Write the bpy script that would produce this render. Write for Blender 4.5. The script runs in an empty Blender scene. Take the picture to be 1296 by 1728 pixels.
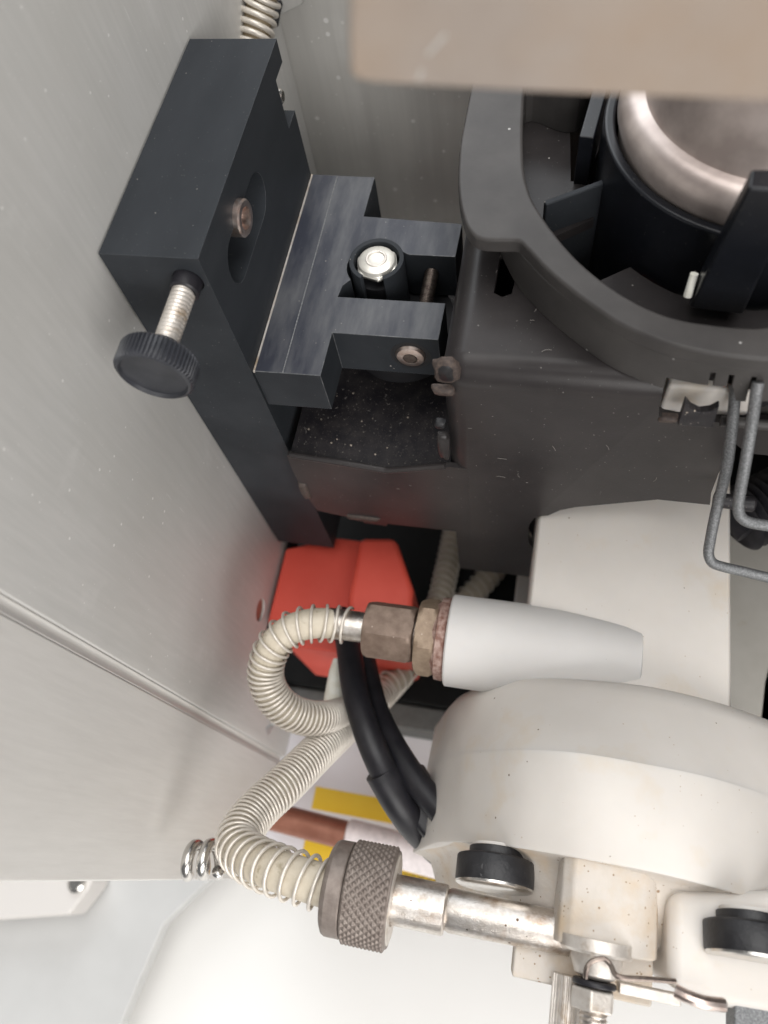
import bpy, bmesh, math, random
from mathutils import Vector, Matrix
PI = math.pi
random.seed(7)
S = 0.01                      # builders work in centimetres: x right, v level and away, w downwards from the lens
H = 0.45                      # height of the lens above the bench top, metres
sc = bpy.context.scene
C = sc.collection

# ------------------------------------------------------------------ camera
FPX, CX, CY = 1300.0, 648.0, 864.0
dw = Vector((825 - CX, 1480 - CY, FPX)).normalized()
dv = Vector((1220 - CX, -2050 - CY, FPX)); dv = (dv - dv.dot(dw) * dw).normalized()
dx = dv.cross(-dw)
def P(x, v, w): return Vector((x * S, v * S, H - w * S))
def at(px, py, **k):          # point of the machine seen at a place of the photograph, on the plane x=, v= or w=
    d = Vector((px - CX, py - CY, FPX)) / FPX
    r = (dx.dot(d), dv.dot(d), dw.dot(d)); i = {'x': 0, 'v': 1, 'w': 2}[list(k)[0]]
    t = list(k.values())[0] / r[i]
    return (r[0] * t, r[1] * t, r[2] * t)
cam = bpy.data.cameras.new('camera'); cam_o = bpy.data.objects.new('camera', cam); C.objects.link(cam_o)
cam.sensor_fit = 'VERTICAL'; cam.sensor_height = 24; cam.sensor_width = 18
cam.lens = 24 * FPX / 1728
cam.clip_start = 0.005; cam.clip_end = 20
right = Vector((dx[0], dv[0], -dw[0])); down = Vector((dx[1], dv[1], -dw[1])); fwd = Vector((dx[2], dv[2], -dw[2]))
m = Matrix((right, -down, -fwd)).transposed().to_4x4(); m.translation = P(0, 0, 0)
cam_o.matrix_world = m
cam.dof.use_dof = True; cam.dof.focus_distance = 0.20; cam.dof.aperture_fstop = cam.lens / 2.2
sc.camera = cam_o

# ------------------------------------------------------------------ light
world = bpy.data.worlds.new('World'); sc.world = world; world.use_nodes = True
bg = world.node_tree.nodes['Background']
bg.inputs[0].default_value = (0.97, 0.98, 1.0, 1); bg.inputs[1].default_value = 0.15
def area(name, loc, target, size, power, col):
    l = bpy.data.lights.new(name, 'AREA'); l.shape = 'RECTANGLE'; l.size, l.size_y = size; l.energy = power; l.color = col
    o = bpy.data.objects.new(name, l); C.objects.link(o); o.location = loc
    o.rotation_euler = (Vector(target) - Vector(loc)).to_track_quat('-Z', 'Y').to_euler(); return o
area('sheen_fill', (-0.45, 1.25, 1.1), (0, 0.08, 0.25), (1.1, 0.9), 12.0, (0.94, 0.97, 1.0))  # unseen lamp added to lay a sheen on the black top faces
area('ceiling_lamp', (0.12, 0.15, 1.5), (0, 0.08, 0.2), (1.1, 1.1), 16.0, (1.0, 0.985, 0.965))
area('bench_fill', (0.42, -0.70, 0.66), (-0.03, -0.02, 0.06), (0.8, 0.6), 9.0, (1.0, 0.975, 0.95))  # unseen lamp added in front to brighten the bench and side panel
sc.view_settings.view_transform = 'Standard'; sc.view_settings.look = 'None'; sc.view_settings.gamma = 1
sc.view_settings.exposure = 0.0
sc.cycles.max_bounces = 8

# ------------------------------------------------------------------ materials
def mat(name, col, rough=0.5, metal=0.0, col2=None, nscale=300, ndet=6, stretch=(1, 1, 1), contrast=(0.35, 0.65),
        bump=0.0, bscale=1500, bstretch=None, specks=None, rvar=0.0, sss=0.0, stain=None, coat=0.0, spec=0.5):
    """specks: list of (scale, radius, share, colour); stain: (scale, low, high, colour); scales per metre"""
    mt = bpy.data.materials.new(name); mt.use_nodes = True; nt = mt.node_tree; N = nt.nodes; L = nt.links
    b = N['Principled BSDF']; b.inputs['Roughness'].default_value = rough; b.inputs['Metallic'].default_value = metal
    b.inputs['Specular IOR Level'].default_value = spec
    if coat: b.inputs['Coat Weight'].default_value = coat; b.inputs['Coat Roughness'].default_value = 0.25
    if sss:
        b.inputs['Subsurface Weight'].default_value = sss; b.inputs['Subsurface Radius'].default_value = (1, .8, .6); b.inputs['Subsurface Scale'].default_value = 0.004
    tc = N.new('ShaderNodeTexCoord')
    def mapped(st):
        mp = N.new('ShaderNodeMapping'); mp.inputs['Scale'].default_value = st; L.new(tc.outputs['Object'], mp.inputs[0]); return mp.outputs[0]
    def noise(sc_, det, st=(1, 1, 1), rough_=0.6):
        n = N.new('ShaderNodeTexNoise'); n.inputs['Scale'].default_value = sc_; n.inputs['Detail'].default_value = det
        n.inputs['Roughness'].default_value = rough_; L.new(mapped(st), n.inputs['Vector']); return n.outputs['Fac']
    def ramp(x, lo, hi):
        r = N.new('ShaderNodeMapRange'); r.inputs['From Min'].default_value = lo; r.inputs['From Max'].default_value = hi
        L.new(x, r.inputs[0]); return r.outputs[0]
    def mix(f, a, c):
        mx = N.new('ShaderNodeMix'); mx.data_type = 'RGBA'; L.new(f, mx.inputs[0])
        for v_, i in ((a, 6), (c, 7)):
            if isinstance(v_, tuple): mx.inputs[i].default_value = (*v_, 1) if len(v_) == 3 else v_
            else: L.new(v_, mx.inputs[i])
        return mx.outputs[2]
    def math_(op, a, c):
        mm = N.new('ShaderNodeMath'); mm.operation = op
        for v_, i in ((a, 0), (c, 1)):
            if isinstance(v_, (int, float)): mm.inputs[i].default_value = v_
            else: L.new(v_, mm.inputs[i])
        return mm.outputs[0]
    n1 = noise(nscale, ndet, stretch)
    col = tuple(col); c2 = tuple(col2) if col2 else tuple(min(1, q * 1.25) for q in col)
    out = mix(ramp(n1, *contrast), col, c2)
    if stain:
        for st_ in (stain if isinstance(stain, list) else [stain]):
            out = mix(ramp(noise(st_[0], 5, st_[4] if len(st_) > 4 else (1, 1, 1)), st_[1], st_[2]), out, st_[3])
    sp_all = None
    for s_ in (specks or []):
        vo = N.new('ShaderNodeTexVoronoi'); vo.inputs['Scale'].default_value = s_[0]; L.new(mapped((1, 1, 1)), vo.inputs['Vector'])
        sep = N.new('ShaderNodeSeparateColor'); L.new(vo.outputs['Color'], sep.inputs[0])
        # size varies by cell
        rad = math_('MULTIPLY', sep.outputs[1], s_[1])
        f = math_('MULTIPLY', math_('LESS_THAN', vo.outputs['Distance'], rad), math_('LESS_THAN', sep.outputs[0], s_[2]))
        out = mix(f, out, s_[3])
    L.new(out, b.inputs['Base Color'])
    if rvar:
        r = math_('ADD', math_('MULTIPLY', noise(nscale * 0.6, 4, stretch), rvar), rough - rvar / 2); L.new(r, b.inputs['Roughness'])
    if bump:
        bp = N.new('ShaderNodeBump'); bp.inputs['Strength'].default_value = bump; bp.inputs['Distance'].default_value = 0.0002
        L.new(noise(bscale, 5, bstretch or (1, 1, 1)), bp.inputs['Height']); L.new(bp.outputs[0], b.inputs['Normal'])
    return mt
DUST = [(1700, 0.22, 0.14, (0.10, 0.10, 0.095)), (900, 0.20, 0.08, (0.20, 0.19, 0.18)), (380, 0.11, 0.035, (0.42, 0.40, 0.38))]
DUSTY = [(2800, 0.35, 0.35, (0.10, 0.088, 0.08)), (1500, 0.26, 0.30, (0.20, 0.18, 0.16)), (650, 0.20, 0.12, (0.42, 0.36, 0.30)), (300, 0.13, 0.05, (0.6, 0.57, 0.52))]
M = {}
M['anodised'] = mat('black anodised aluminium', (0.022, 0.025, 0.029), 0.46, 0.0, (0.040, 0.044, 0.050), 35, 6, (1, .35, 1), (.3, .7), spec=.10, bump=0.08, bscale=3000, specks=DUST, rvar=0.15)
M['ledge'] = mat('scuffed black anodised aluminium', (0.032, 0.035, 0.048), 0.34, 0.0, (0.125, 0.128, 0.134), 160, 10, (1, .22, 1), (0.38, 0.78), spec=.3, bump=0.1, bscale=2500, specks=DUST, rvar=0.2)
M['hollow'] = mat('deep black parts and hole shade', (0.012, 0.012, 0.014), 0.5, 0.1)  # near black, with the shade of holes put into the colour
M['housing'] = mat('black painted sheet steel', (0.024, 0.0215, 0.022), 0.33, 0.0, (0.037, 0.033, 0.033), 45, 6, spec=.28, bump=0.12, bscale=1800, specks=DUST, rvar=0.14)
M['tray'] = mat('dusty black painted steel', (0.014, 0.013, 0.016), 0.45, 0.0, (0.032, 0.029, 0.030), 220, 8, spec=.3, contrast=(.4, .7), bump=0.35, bscale=2500, specks=DUSTY)
M['rusty'] = mat('rust edged weld', (0.06, 0.045, 0.04), 0.6, 0.1, (0.095, 0.07, 0.058), 1200, 6, contrast=(.45, .62), bump=0.8, bscale=2500)
M['ring'] = mat('black moulded plastic', (0.044, 0.041, 0.040), 0.46, 0.0, (0.062, 0.058, 0.056), 70, 6, spec=.3, bump=0.10, bscale=1500, specks=[(420, 0.16, 0.07, (0.38, 0.37, 0.36))], rvar=.1)
M['collar'] = mat('glossy black plastic', (0.008, 0.009, 0.012), 0.28, 0.0, spec=.3, specks=DUST[:1])
M['wall'] = mat('brushed stainless sheet', (0.55, 0.545, 0.525), 0.50, 0.18, (0.62, 0.61, 0.59), 1100, 10, (1, .6, .05), (0.25, 0.75), bump=0.05, bscale=2600, bstretch=(1, 1, .04), rvar=.06,
                specks=[(1300, 0.22, 0.06, (0.74, 0.73, 0.71)), (330, 0.14, 0.06, (0.80, 0.79, 0.77)), (160, 0.09, 0.05, (0.12, 0.11, 0.10))], stain=[(9, .45, .75, (0.52, 0.51, 0.48)), (35, .60, .75, (0.66, 0.65, 0.63)), (140, .70, .78, (0.72, 0.71, 0.69), (1, 3, .3))])
M['wall_low'] = mat('brushed stainless lower sheet', (0.64, 0.625, 0.60), 0.50, 0.18, (0.71, 0.695, 0.67), 1100, 10, (1, .6, .05), (0.25, 0.75), bump=0.05, bscale=2600, bstretch=(1, 1, .05), rvar=.05,
                specks=[(200, 0.13, 0.04, (0.80, 0.79, 0.77)), (160, 0.09, 0.03, (0.12, 0.11, 0.10))])
M['back'] = mat('spotted steel', (0.50, 0.49, 0.465), 0.45, 0.12, (0.57, 0.56, 0.53), 200, 6, (1, 1, .05), bump=0.1, bscale=1500, bstretch=(1, 1, .06),
                specks=[(190, 0.22, 0.22, (0.75, 0.74, 0.72)), (420, 0.32, 0.30, (0.8, 0.79, 0.77)), (75, 0.14, 0.3, (0.68, 0.67, 0.64))],
                stain=[(45, .58, .74, (0.66, 0.65, 0.62), (1, 1, .08)), (12, .5, .8, (0.42, 0.405, 0.38))])
M['beige_panel'] = mat('stained beige panel', (0.42, 0.40, 0.36), 0.6, 0.0, (0.50, 0.48, 0.44), 30, 4, stain=(40, .58, .72, (0.36, 0.28, 0.19)))
M['white'] = mat('off white moulded plastic', (0.62, 0.585, 0.545), 0.52, 0.0, (0.66, 0.625, 0.585), 35, 4, bump=0.10, bscale=1500, sss=0.25,
                specks=[(500, 0.15, 0.05, (0.16, 0.11, 0.07)), (1200, 0.22, 0.03, (0.45, 0.36, 0.28))], stain=(55, .56, .78, (0.62, 0.54, 0.44)))
M['white_cool'] = mat('cool white machined plastic', (0.60, 0.585, 0.57), 0.55, 0.0, (0.64, 0.625, 0.61), 30, 4, bump=0.05, bscale=1200, sss=0.25, specks=[(400, 0.10, 0.03, (0.2, 0.17, 0.14))])
M['white_rough'] = mat('grimy white plastic', (0.57, 0.52, 0.46), 0.6, 0.0, (0.65, 0.60, 0.55), 60, 6, bump=0.8, bscale=900, sss=0.1,
                specks=[(1100, 0.30, 0.20, (0.30, 0.21, 0.13)), (500, 0.2, 0.10, (0.30, 0.2, 0.12))], stain=(70, .46, .70, (0.58, 0.46, 0.33)))
M['bench'] = mat('white bench top', (0.82, 0.81, 0.785), 0.5, 0.0, (0.85, 0.84, 0.82), 8, 3)
M['bench_grey'] = mat('light grey panel', (0.55, 0.55, 0.54), 0.5, 0.1, (0.60, 0.60, 0.59), 20, 4)
M['pinkish'] = mat('pale pinkish plate', (0.68, 0.65, 0.62), 0.5, 0.0, (0.70, 0.67, 0.64), 20, 3)
M['steel'] = mat('bright steel', (0.62, 0.60, 0.57), 0.26, 1.0, (0.72, 0.70, 0.67), 400, 5, bump=0.1, bscale=2000)
M['nickel'] = mat('worn nickel tube', (0.55, 0.50, 0.45), 0.33, 1.0, (0.76, 0.72, 0.68), 350, 8, contrast=(.35, .6), bump=0.5, bscale=2500,
                specks=[(800, 0.3, 0.10, (0.10, 0.07, 0.05))], stain=(180, .52, .68, (0.42, 0.33, 0.26)))
M['spring'] = mat('spring wire', (0.66, 0.61, 0.54), 0.38, 0.35, (0.76, 0.71, 0.64), 500, 4)
M['hose'] = mat('translucent beige hose', (0.54, 0.48, 0.38), 0.5, 0.0, (0.62, 0.56, 0.46), 300, 6, bump=0.3, bscale=1200, stain=(250, .6, .72, (0.33, 0.28, 0.19)))
M['hose_old'] = mat('brown aged hose', (0.26, 0.20, 0.12), 0.5, 0.0, (0.36, 0.29, 0.19), 300, 6)
M['brass'] = mat('tarnished brown brass', (0.165, 0.115, 0.088), 0.46, 0.35, (0.25, 0.185, 0.145), 260, 8, contrast=(.35, .65), bump=0.35, bscale=2200, specks=[(1300, .25, .06, (.5, .42, .36))])
M['brass_light'] = mat('tarnished tan brass', (0.23, 0.165, 0.115), 0.48, 0.3, (0.33, 0.25, 0.18), 320, 8, contrast=(.35, .65), bump=0.5, bscale=2200, specks=[(1300, .25, .06, (.5, .42, .36))])
M['copper_rust'] = mat('reddish corroded washer', (0.20, 0.10, 0.075), 0.6, 0.2, (0.42, 0.30, 0.26), 500, 8, contrast=(.4, .62), bump=1.0, bscale=1600)
M['knurl'] = mat('grey brown knurled brass', (0.20, 0.165, 0.145), 0.5, 0.45, (0.27, 0.23, 0.205), 400, 6, bump=0.3, bscale=2500)
M['red'] = mat('red moulded plastic', (0.72, 0.085, 0.055), 0.5, 0.0, (0.78, 0.11, 0.075), 40, 4, sss=0.05, bump=.05)
M['black_rubber'] = mat('black rubber', (0.010, 0.010, 0.013), 0.42, 0.0, (0.018, 0.017, 0.021), 200, 4, bump=.1, spec=.4)
M['black_knob'] = mat('black moulded knob', (0.010, 0.010, 0.012), 0.45, 0.0, (0.024, 0.024, 0.027), 300, 8, contrast=(.4, .75), bump=0.6, bscale=1400, specks=DUST[:1])
M['thumb'] = mat('dark grey knurled plastic', (0.020, 0.022, 0.028), 0.40, 0.0, (0.036, 0.038, 0.046), 200, 5, specks=DUST[:1])
M['chrome'] = mat('satin rosy steel', (0.42, 0.355, 0.33), 0.42, 0.6, (0.68, 0.60, 0.56), 60, 4)
M['plate'] = mat('beige metal plate', (0.33, 0.275, 0.235), 0.5, 0.2, (0.40, 0.345, 0.305), 40, 5, stain=(28, .45, .72, (0.37, 0.275, 0.20)), specks=[(60, .12, .12, (.72, .66, .6))])
M['galv'] = mat('galvanised wire', (0.13, 0.135, 0.14), 0.5, 0.5, (0.30, 0.305, 0.31), 2600, 6, contrast=(.4, .7), bump=.6, bscale=4000)
M['pale_metal'] = mat('pale grimy metal', (0.58, 0.53, 0.48), 0.42, 0.6, (0.74, 0.70, 0.65), 300, 6, bump=.5, bscale=1500, stain=(200, .55, .7, (.42, .32, .22)))
M['silver_cap'] = mat('white bolt head', (0.72, 0.70, 0.64), 0.35, 0.5, (0.80, 0.78, 0.72), 400, 4)
M['copper_ring'] = mat('copper tinted steel', (0.50, 0.38, 0.33), 0.3, 0.95, (0.66, 0.58, 0.54), 700, 5)
M['dark_steel'] = mat('dark oily steel', (0.13, 0.10, 0.09), 0.35, 0.9, (0.26, 0.22, 0.19), 600, 5)
M['yellow'] = mat('yellow print', (0.78, 0.50, 0.015), 0.5, 0.0, (0.80, 0.54, 0.02), 50, 3)
M['label_white'] = mat('white label paper', (0.72, 0.70, 0.72), 0.5, 0.0, (0.76, 0.74, 0.76), 20, 3)
M['copper_pipe'] = mat('dull copper pipe', (0.28, 0.115, 0.075), 0.45, 0.45, (0.36, 0.16, 0.11), 120, 4)
M['sleeve'] = mat('pinkish white sleeve', (0.76, 0.70, 0.70), 0.4, 0.0)
M['dark_box'] = mat('dark grey cover', (0.008, 0.008, 0.008), 0.6, 0.0, spec=.15)
M['dark_strip'] = mat('mid grey strip', (0.10, 0.10, 0.095), 0.5, 0.0)
M['cream'] = mat('cream plastic', (0.88, 0.86, 0.74), 0.4, 0.0)
M['ink'] = mat('black ink', (0.06, 0.045, 0.02), 0.6, 0.0)
M['worn'] = mat('worn anodised edge', (0.075, 0.080, 0.088), 0.35, 0.3, (0.16, 0.165, 0.17), 500, 6, contrast=(.45, .7))
M['lint'] = mat('pale lint', (0.22, 0.205, 0.19), 0.8, 0.0)

# ------------------------------------------------------------------ mesh helpers
def basis(d):
    d = Vector(d).normalized(); a = Vector((0, 0, 1)) if abs(d.z) < 0.9 else Vector((1, 0, 0))
    e1 = d.cross(a).normalized(); return d, e1, d.cross(e1)
def smooth_path(pts, n=8, closed=False):
    pts = [Vector(p) for p in pts]; out = []
    for i in range(len(pts) - 1):
        p0 = pts[max(i - 1, 0)]; p1 = pts[i]; p2 = pts[i + 1]; p3 = pts[min(i + 2, len(pts) - 1)]
        for k in range(n):
            t = k / n
            out.append(0.5 * ((2 * p1) + (-p0 + p2) * t + (2 * p0 - 5 * p1 + 4 * p2 - p3) * t * t + (-p0 + 3 * p1 - 3 * p2 + p3) * t ** 3))
    out.append(pts[-1]); return out
def frames(path):
    T = []
    for i in range(len(path)):
        T.append((path[min(i + 1, len(path) - 1)] - path[max(i - 1, 0)]).normalized())
    _, n, _ = basis(T[0]); F = []
    for t in T:
        n = (n - n.dot(t) * t).normalized(); F.append((t, n, t.cross(n)))
    return F
class B:
    def __init__(self): self.v = []; self.f = []
    def prism(self, poly, axis, a, b):
        n0 = len(self.v); n = len(poly)
        for t in (a, b):
            for p, q in poly:
                self.v.append({'w': (p, q, t), 'v': (p, t, q), 'x': (t, p, q)}[axis])
        for i in range(n): j = (i + 1) % n; self.f.append((n0 + i, n0 + j, n0 + n + j, n0 + n + i))
        self.f.append(tuple(range(n0 + n - 1, n0 - 1, -1))); self.f.append(tuple(range(n0 + n, n0 + 2 * n))); return self
    def box(self, x0, x1, v0, v1, w0, w1): return self.prism([(x0, v0), (x1, v0), (x1, v1), (x0, v1)], 'w', w0, w1)
    def loft(self, rings, close=True, caps=True):
        n0 = len(self.v); n = len(rings[0])
        for r in rings: self.v.extend(tuple(p) for p in r)
        for k in range(len(rings) - 1):
            for i in range(n if close else n - 1):
                j = (i + 1) % n; a = n0 + k * n; self.f.append((a + i, a + j, a + n + j, a + n + i))
        if caps:
            self.f.append(tuple(range(n0 + n - 1, n0 - 1, -1))); e = n0 + (len(rings) - 1) * n; self.f.append(tuple(range(e, e + n)))
        return self
    def lathe(self, o, d, prof, seg=48, rot=0.0, caps=True, ref=None):
        d, e1, e2 = basis(d)
        if ref: e1 = (Vector(ref) - Vector(ref).dot(d) * d).normalized(); e2 = d.cross(e1)
        o = Vector(o); R = []
        for t, r in prof:
            R.append([o + d * t + r * (math.cos(rot + 2 * PI * i / seg) * e1 + math.sin(rot + 2 * PI * i / seg) * e2) for i in range(seg)])
        return self.loft(R, True, caps)
    def ringtube(self, o, d, r_in, r_out, t0, t1, seg=64, a0=0, a1=2 * PI):   # hollow tube, or part of one
        d, e1, e2 = basis(d); o = Vector(o); R = []; full = abs(a1 - a0 - 2 * PI) < 1e-6
        for i in range(seg + (0 if full else 1)):
            a = a0 + (a1 - a0) * i / seg; c = math.cos(a) * e1 + math.sin(a) * e2
            R.append([o + d * t0 + c * r_in, o + d * t0 + c * r_out, o + d * t1 + c * r_out, o + d * t1 + c * r_in])
        if full: R.append(R[0]); self.loft(R, True, False)
        else: self.loft(R, True, True)
        return self
    def tube(self, path, r, seg=12, caps=True):
        F = frames(path); R = []
        for i, p in enumerate(path):
            rr = r(i / (len(path) - 1)) if callable(r) else r; t, n, b = F[i]
            R.append([p + rr * (math.cos(2 * PI * k / seg) * n + math.sin(2 * PI * k / seg) * b) for k in range(seg)])
        return self.loft(R, True, caps)
    def helix(self, path, rad, wire, pitch, seg=7, step=14):
        F = frames(path); L = [0.0]
        for i in range(1, len(path)): L.append(L[-1] + (path[i] - path[i - 1]).length)
        s = 0.0; ang = 0.0; i = 0; pts = []
        while s < L[-1]:
            while i < len(path) - 2 and L[i + 1] < s: i += 1
            t = (s - L[i]) / max(1e-9, L[i + 1] - L[i]); c = path[i].lerp(path[i + 1], t)
            n = F[i][1].lerp(F[i + 1][1], t).normalized(); b = F[i][2].lerp(F[i + 1][2], t).normalized()
            u = s / L[-1]; rr = rad(u) if callable(rad) else rad
            pts.append(c + rr * (math.cos(ang) * n + math.sin(ang) * b))
            ang += 2 * PI / step; s += (pitch(u) if callable(pitch) else pitch) / step
        return self.tube(pts, wire, seg)
    def thread(self, o, d, r, length, pitch, depth, seg=20):
        d, e1, e2 = basis(d); o = Vector(o); R = []; n = int(length / pitch * 4)
        for k in range(n + 1):
            row = []
            for i in range(seg):
                ph = (k / 4 + i / seg) % 1.0; rr = r - depth * abs(ph - .5) * 2
                row.append(o + d * (length * k / n) + rr * (math.cos(2 * PI * i / seg) * e1 + math.sin(2 * PI * i / seg) * e2))
            R.append(row)
        return self.loft(R)
    def make(self, name, m, parent=None, bevel=0.0, segs=3, angle=35, kind=None, label=None, smooth=True):
        me = bpy.data.meshes.new(name); root = parent
        while root is not None and root.parent is not None: root = root.parent
        off = Vector(root.location) if root is not None else Vector((0, 0, 0))
        me.from_pydata([P(*p) - off for p in self.v], [], self.f)
        bm = bmesh.new(); bm.from_mesh(me); bmesh.ops.recalc_face_normals(bm, faces=bm.faces); bm.to_mesh(me); bm.free()
        me.materials.append(m)
        o = bpy.data.objects.new(name, me); C.objects.link(o)
        if parent is not None: o.parent = parent
        if smooth: shade(o, angle)
        if bevel: add_bevel(o, bevel, segs)
        if kind: o['kind'] = kind
        if label: o['label'] = label
        return o
def shade(o, angle=35):
    for p in o.data.polygons: p.use_smooth = True
    o.data.set_sharp_from_angle(angle=math.radians(angle))
def add_bevel(o, width, segs=3, edge=None):
    b = o.modifiers.new('bevel', 'BEVEL'); b.width = width * S; b.segments = segs; b.limit_method = 'ANGLE'; b.angle_limit = math.radians(35)
    b.harden_normals = True
    if edge: o.data.materials.append(edge); b.material = len(o.data.materials) - 1
def carve(o, cutters, bevel=0.0, segs=3, edge=None):
    """cut real openings into a part"""
    tmp = []
    for c in cutters:
        me = bpy.data.meshes.new('cut'); off = Vector((0, 0, 0)); r = o
        while r.parent is not None: r = r.parent
        off = Vector(r.location)
        me.from_pydata([P(*p) for p in c.v], [], c.f)
        bm = bmesh.new(); bm.from_mesh(me); bmesh.ops.recalc_face_normals(bm, faces=bm.faces); bm.to_mesh(me); bm.free()
        co = bpy.data.objects.new('cut', me); C.objects.link(co); tmp.append(co)
        md = o.modifiers.new('b', 'BOOLEAN'); md.operation = 'DIFFERENCE'; md.solver = 'EXACT'; md.object = co
    bpy.context.view_layer.update()
    dg = bpy.context.evaluated_depsgraph_get(); me = bpy.data.meshes.new_from_object(o.evaluated_get(dg))
    o.modifiers.clear(); o.data = me
    for co in tmp: bpy.data.objects.remove(co)
    shade(o)
    if bevel: add_bevel(o, bevel, segs, edge)
    return o
def thing(name, label, cat, loc, group=None, kind=None):
    o = bpy.data.objects.new(name, None); C.objects.link(o); o.empty_display_size = 0.01
    o.location = P(*loc)
    if kind: o['kind'] = kind
    if label: o['label'] = label; o['category'] = cat
    if group: o['group'] = group
    return o
def tag(o, label, cat, group=None):
    o['label'] = label; o['category'] = cat
    if group: o['group'] = group
    return o
def circ(cx, cy, r, n=32, a0=0, a1=2 * PI, end=False):
    return [(cx + r * math.cos(a0 + (a1 - a0) * i / n), cy + r * math.sin(a0 + (a1 - a0) * i / n)) for i in range(n + (1 if end else 0))]
def hexagon(b, o, d, r, t0, t1, rot=0.0, ch=0.12, ref=None):
    b.lathe(o, d, [(t0, r), (t1, r)], 6, rot, True, ref); return b
X, V, W = (1, 0, 0), (0, 1, 0), (0, 0, 1)
XW = -9.95                     # face of the left side panel

# ================================================================== SETTING
B().box(-80, 80, -70, 90, 45, 48).make('bench_top', M['bench'], kind='structure', smooth=False)
bw = B().box(-12, 40, 24.6, 25.2, 10, 45).make('back_wall', M['back'], kind='structure', smooth=False)
B().box(17, 17.6, -1, 24.5, 7, 45).make('unseen_dark_wall', M['dark_box'], kind='structure', smooth=False)  # unseen wall added to darken reflections on the bracket's right faces
dk = B().box(-16, 12, 6.75, 24.5, 36.5, 44.9).make('machine_floor', M['dark_box'], kind='structure', bevel=.1)
B().box(-16, 12, 5.55, 6.74, 36.9, 44.9).make('floor_strip', M['dark_strip'], kind='structure', bevel=.15)

# left side panel: upper sheet, fold, lower sheet
sp = thing('side_panel', 'brushed stainless side panel on the left, folded along its length and running into the depth', 'panel', (XW - .3, 10, 44))
up = B().prism([(3.35, 4.5), (24.55, 4.5), (24.55, 29.6), (6.4, 29.6), (6.0, 36.8), (3.35, 36.8)], 'x', XW - .25, XW).make('upper_sheet', M['wall'], sp, bevel=.04)
carve(up, [B().lathe((XW - 1, 7.87, 28.3), X, [(0, .46), (2, .46)], 24), B().prism([(4.0, 32.6), (4.5, 33.5), (4.3, 33.9), (3.8, 33.2)], 'x', XW - 1, XW + 1)], .03)
B().prism([(XW - .07, 3.34), (XW - .13, 3.22), (XW - .11, 3.14), (XW + .015, 2.98), (XW - .3, 2.98), (XW - .3, 3.34)], 'w', 4.5, 36.5).make('fold', M['wall_low'], sp, bevel=.05)
B().prism([(-1.9, 4.5), (2.975, 4.5), (2.975, 36.4), (-1.9, 36.4)], 'x', XW - .25, XW + .02).make('lower_sheet', M['wall_low'], sp, bevel=.06)
B().lathe((XW - .5, 7.87, 28.3), X, [(0, .46), (.42, .46)], 24).make('rubber_plug', M['copper_pipe'], sp)

# panel behind the chamber on the right
tag(B().box(6.6, 24, .5, 16, 30, 30.4).make('beige_shelf', M['beige_panel'], bevel=.1), 'stained beige grey shelf lower than the white chamber at the right edge', 'shelf')

# grey panel and pale plate low on the left
tag(B().prism([(-14.07, -2.87), (-15.67, -5.01), (-17.3, -14), (-60, -14), (-60, 12), (-12, 12), (-12, -0.1)], 'w', 42, 43).make('grey_board', M['bench_grey'], bevel=.06),
    'light grey board lying on the white bench at the lower left corner', 'board')
pl = [at(0, 1470, w=40), at(158, 1480, w=40), at(150, 1500, w=40), at(115, 1545, w=40), at(0, 1553, w=40), at(-90, 1556, w=40), at(-90, 1460, w=40)]
pp = thing('pale_plate', 'small pinkish plate under the lower edge of the side panel with one screw', 'plate', (-20, -4, 41.9))
B().prism([(p[0], p[1]) for p in pl], 'w', 40, 41.9).make('plate', M['pinkish'], pp, bevel=.15)
q = at(130, 1490, w=39.9)
B().lathe((q[0], q[1], 40.1), (0, 0, -1), [(0, .45), (.3, .45), (.42, .3)], 20).make('screw', M['steel'], pp)

# ================================================================== BLACK ANODISED MOUNTING BRACKET
br = thing('mounting_bracket', 'black anodised bracket with tall post and forked ledge against the steel side panel', 'bracket', (-8.7, 14.4, 28.2))
post = B().box(-9.88, -7.53, 10.79, 18.03, 12, 28.15).make('post', M['anodised'], br)
slot = [(12.25 + .0, 13.35)] and ([(14.25 + .62 * math.cos(a), 13.35 + .62 * math.sin(a)) for a in [(-PI / 2) + PI * i / 12 for i in range(13)]] +
        [(12.35 + .62 * math.cos(a), 13.35 + .62 * math.sin(a)) for a in [(PI / 2) + PI * i / 12 for i in range(13)]])
carve(post, [B().prism(circ(-7.30, 18.04, .76, 40), 'w', 12.62, 14.03),
             B().prism([(p, q + .25) for p, q in slot], 'x', -8.6, -7),
             B().lathe((-8.02, 9, 12.72), V, [(0, .36), (3, .36)], 32),
             B().lathe((-8.02, 10.0, 12.72), V, [(0.7, .36), (.95, .36), (1.2, .30)], 32)], .022, 2, M['worn'])
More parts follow.
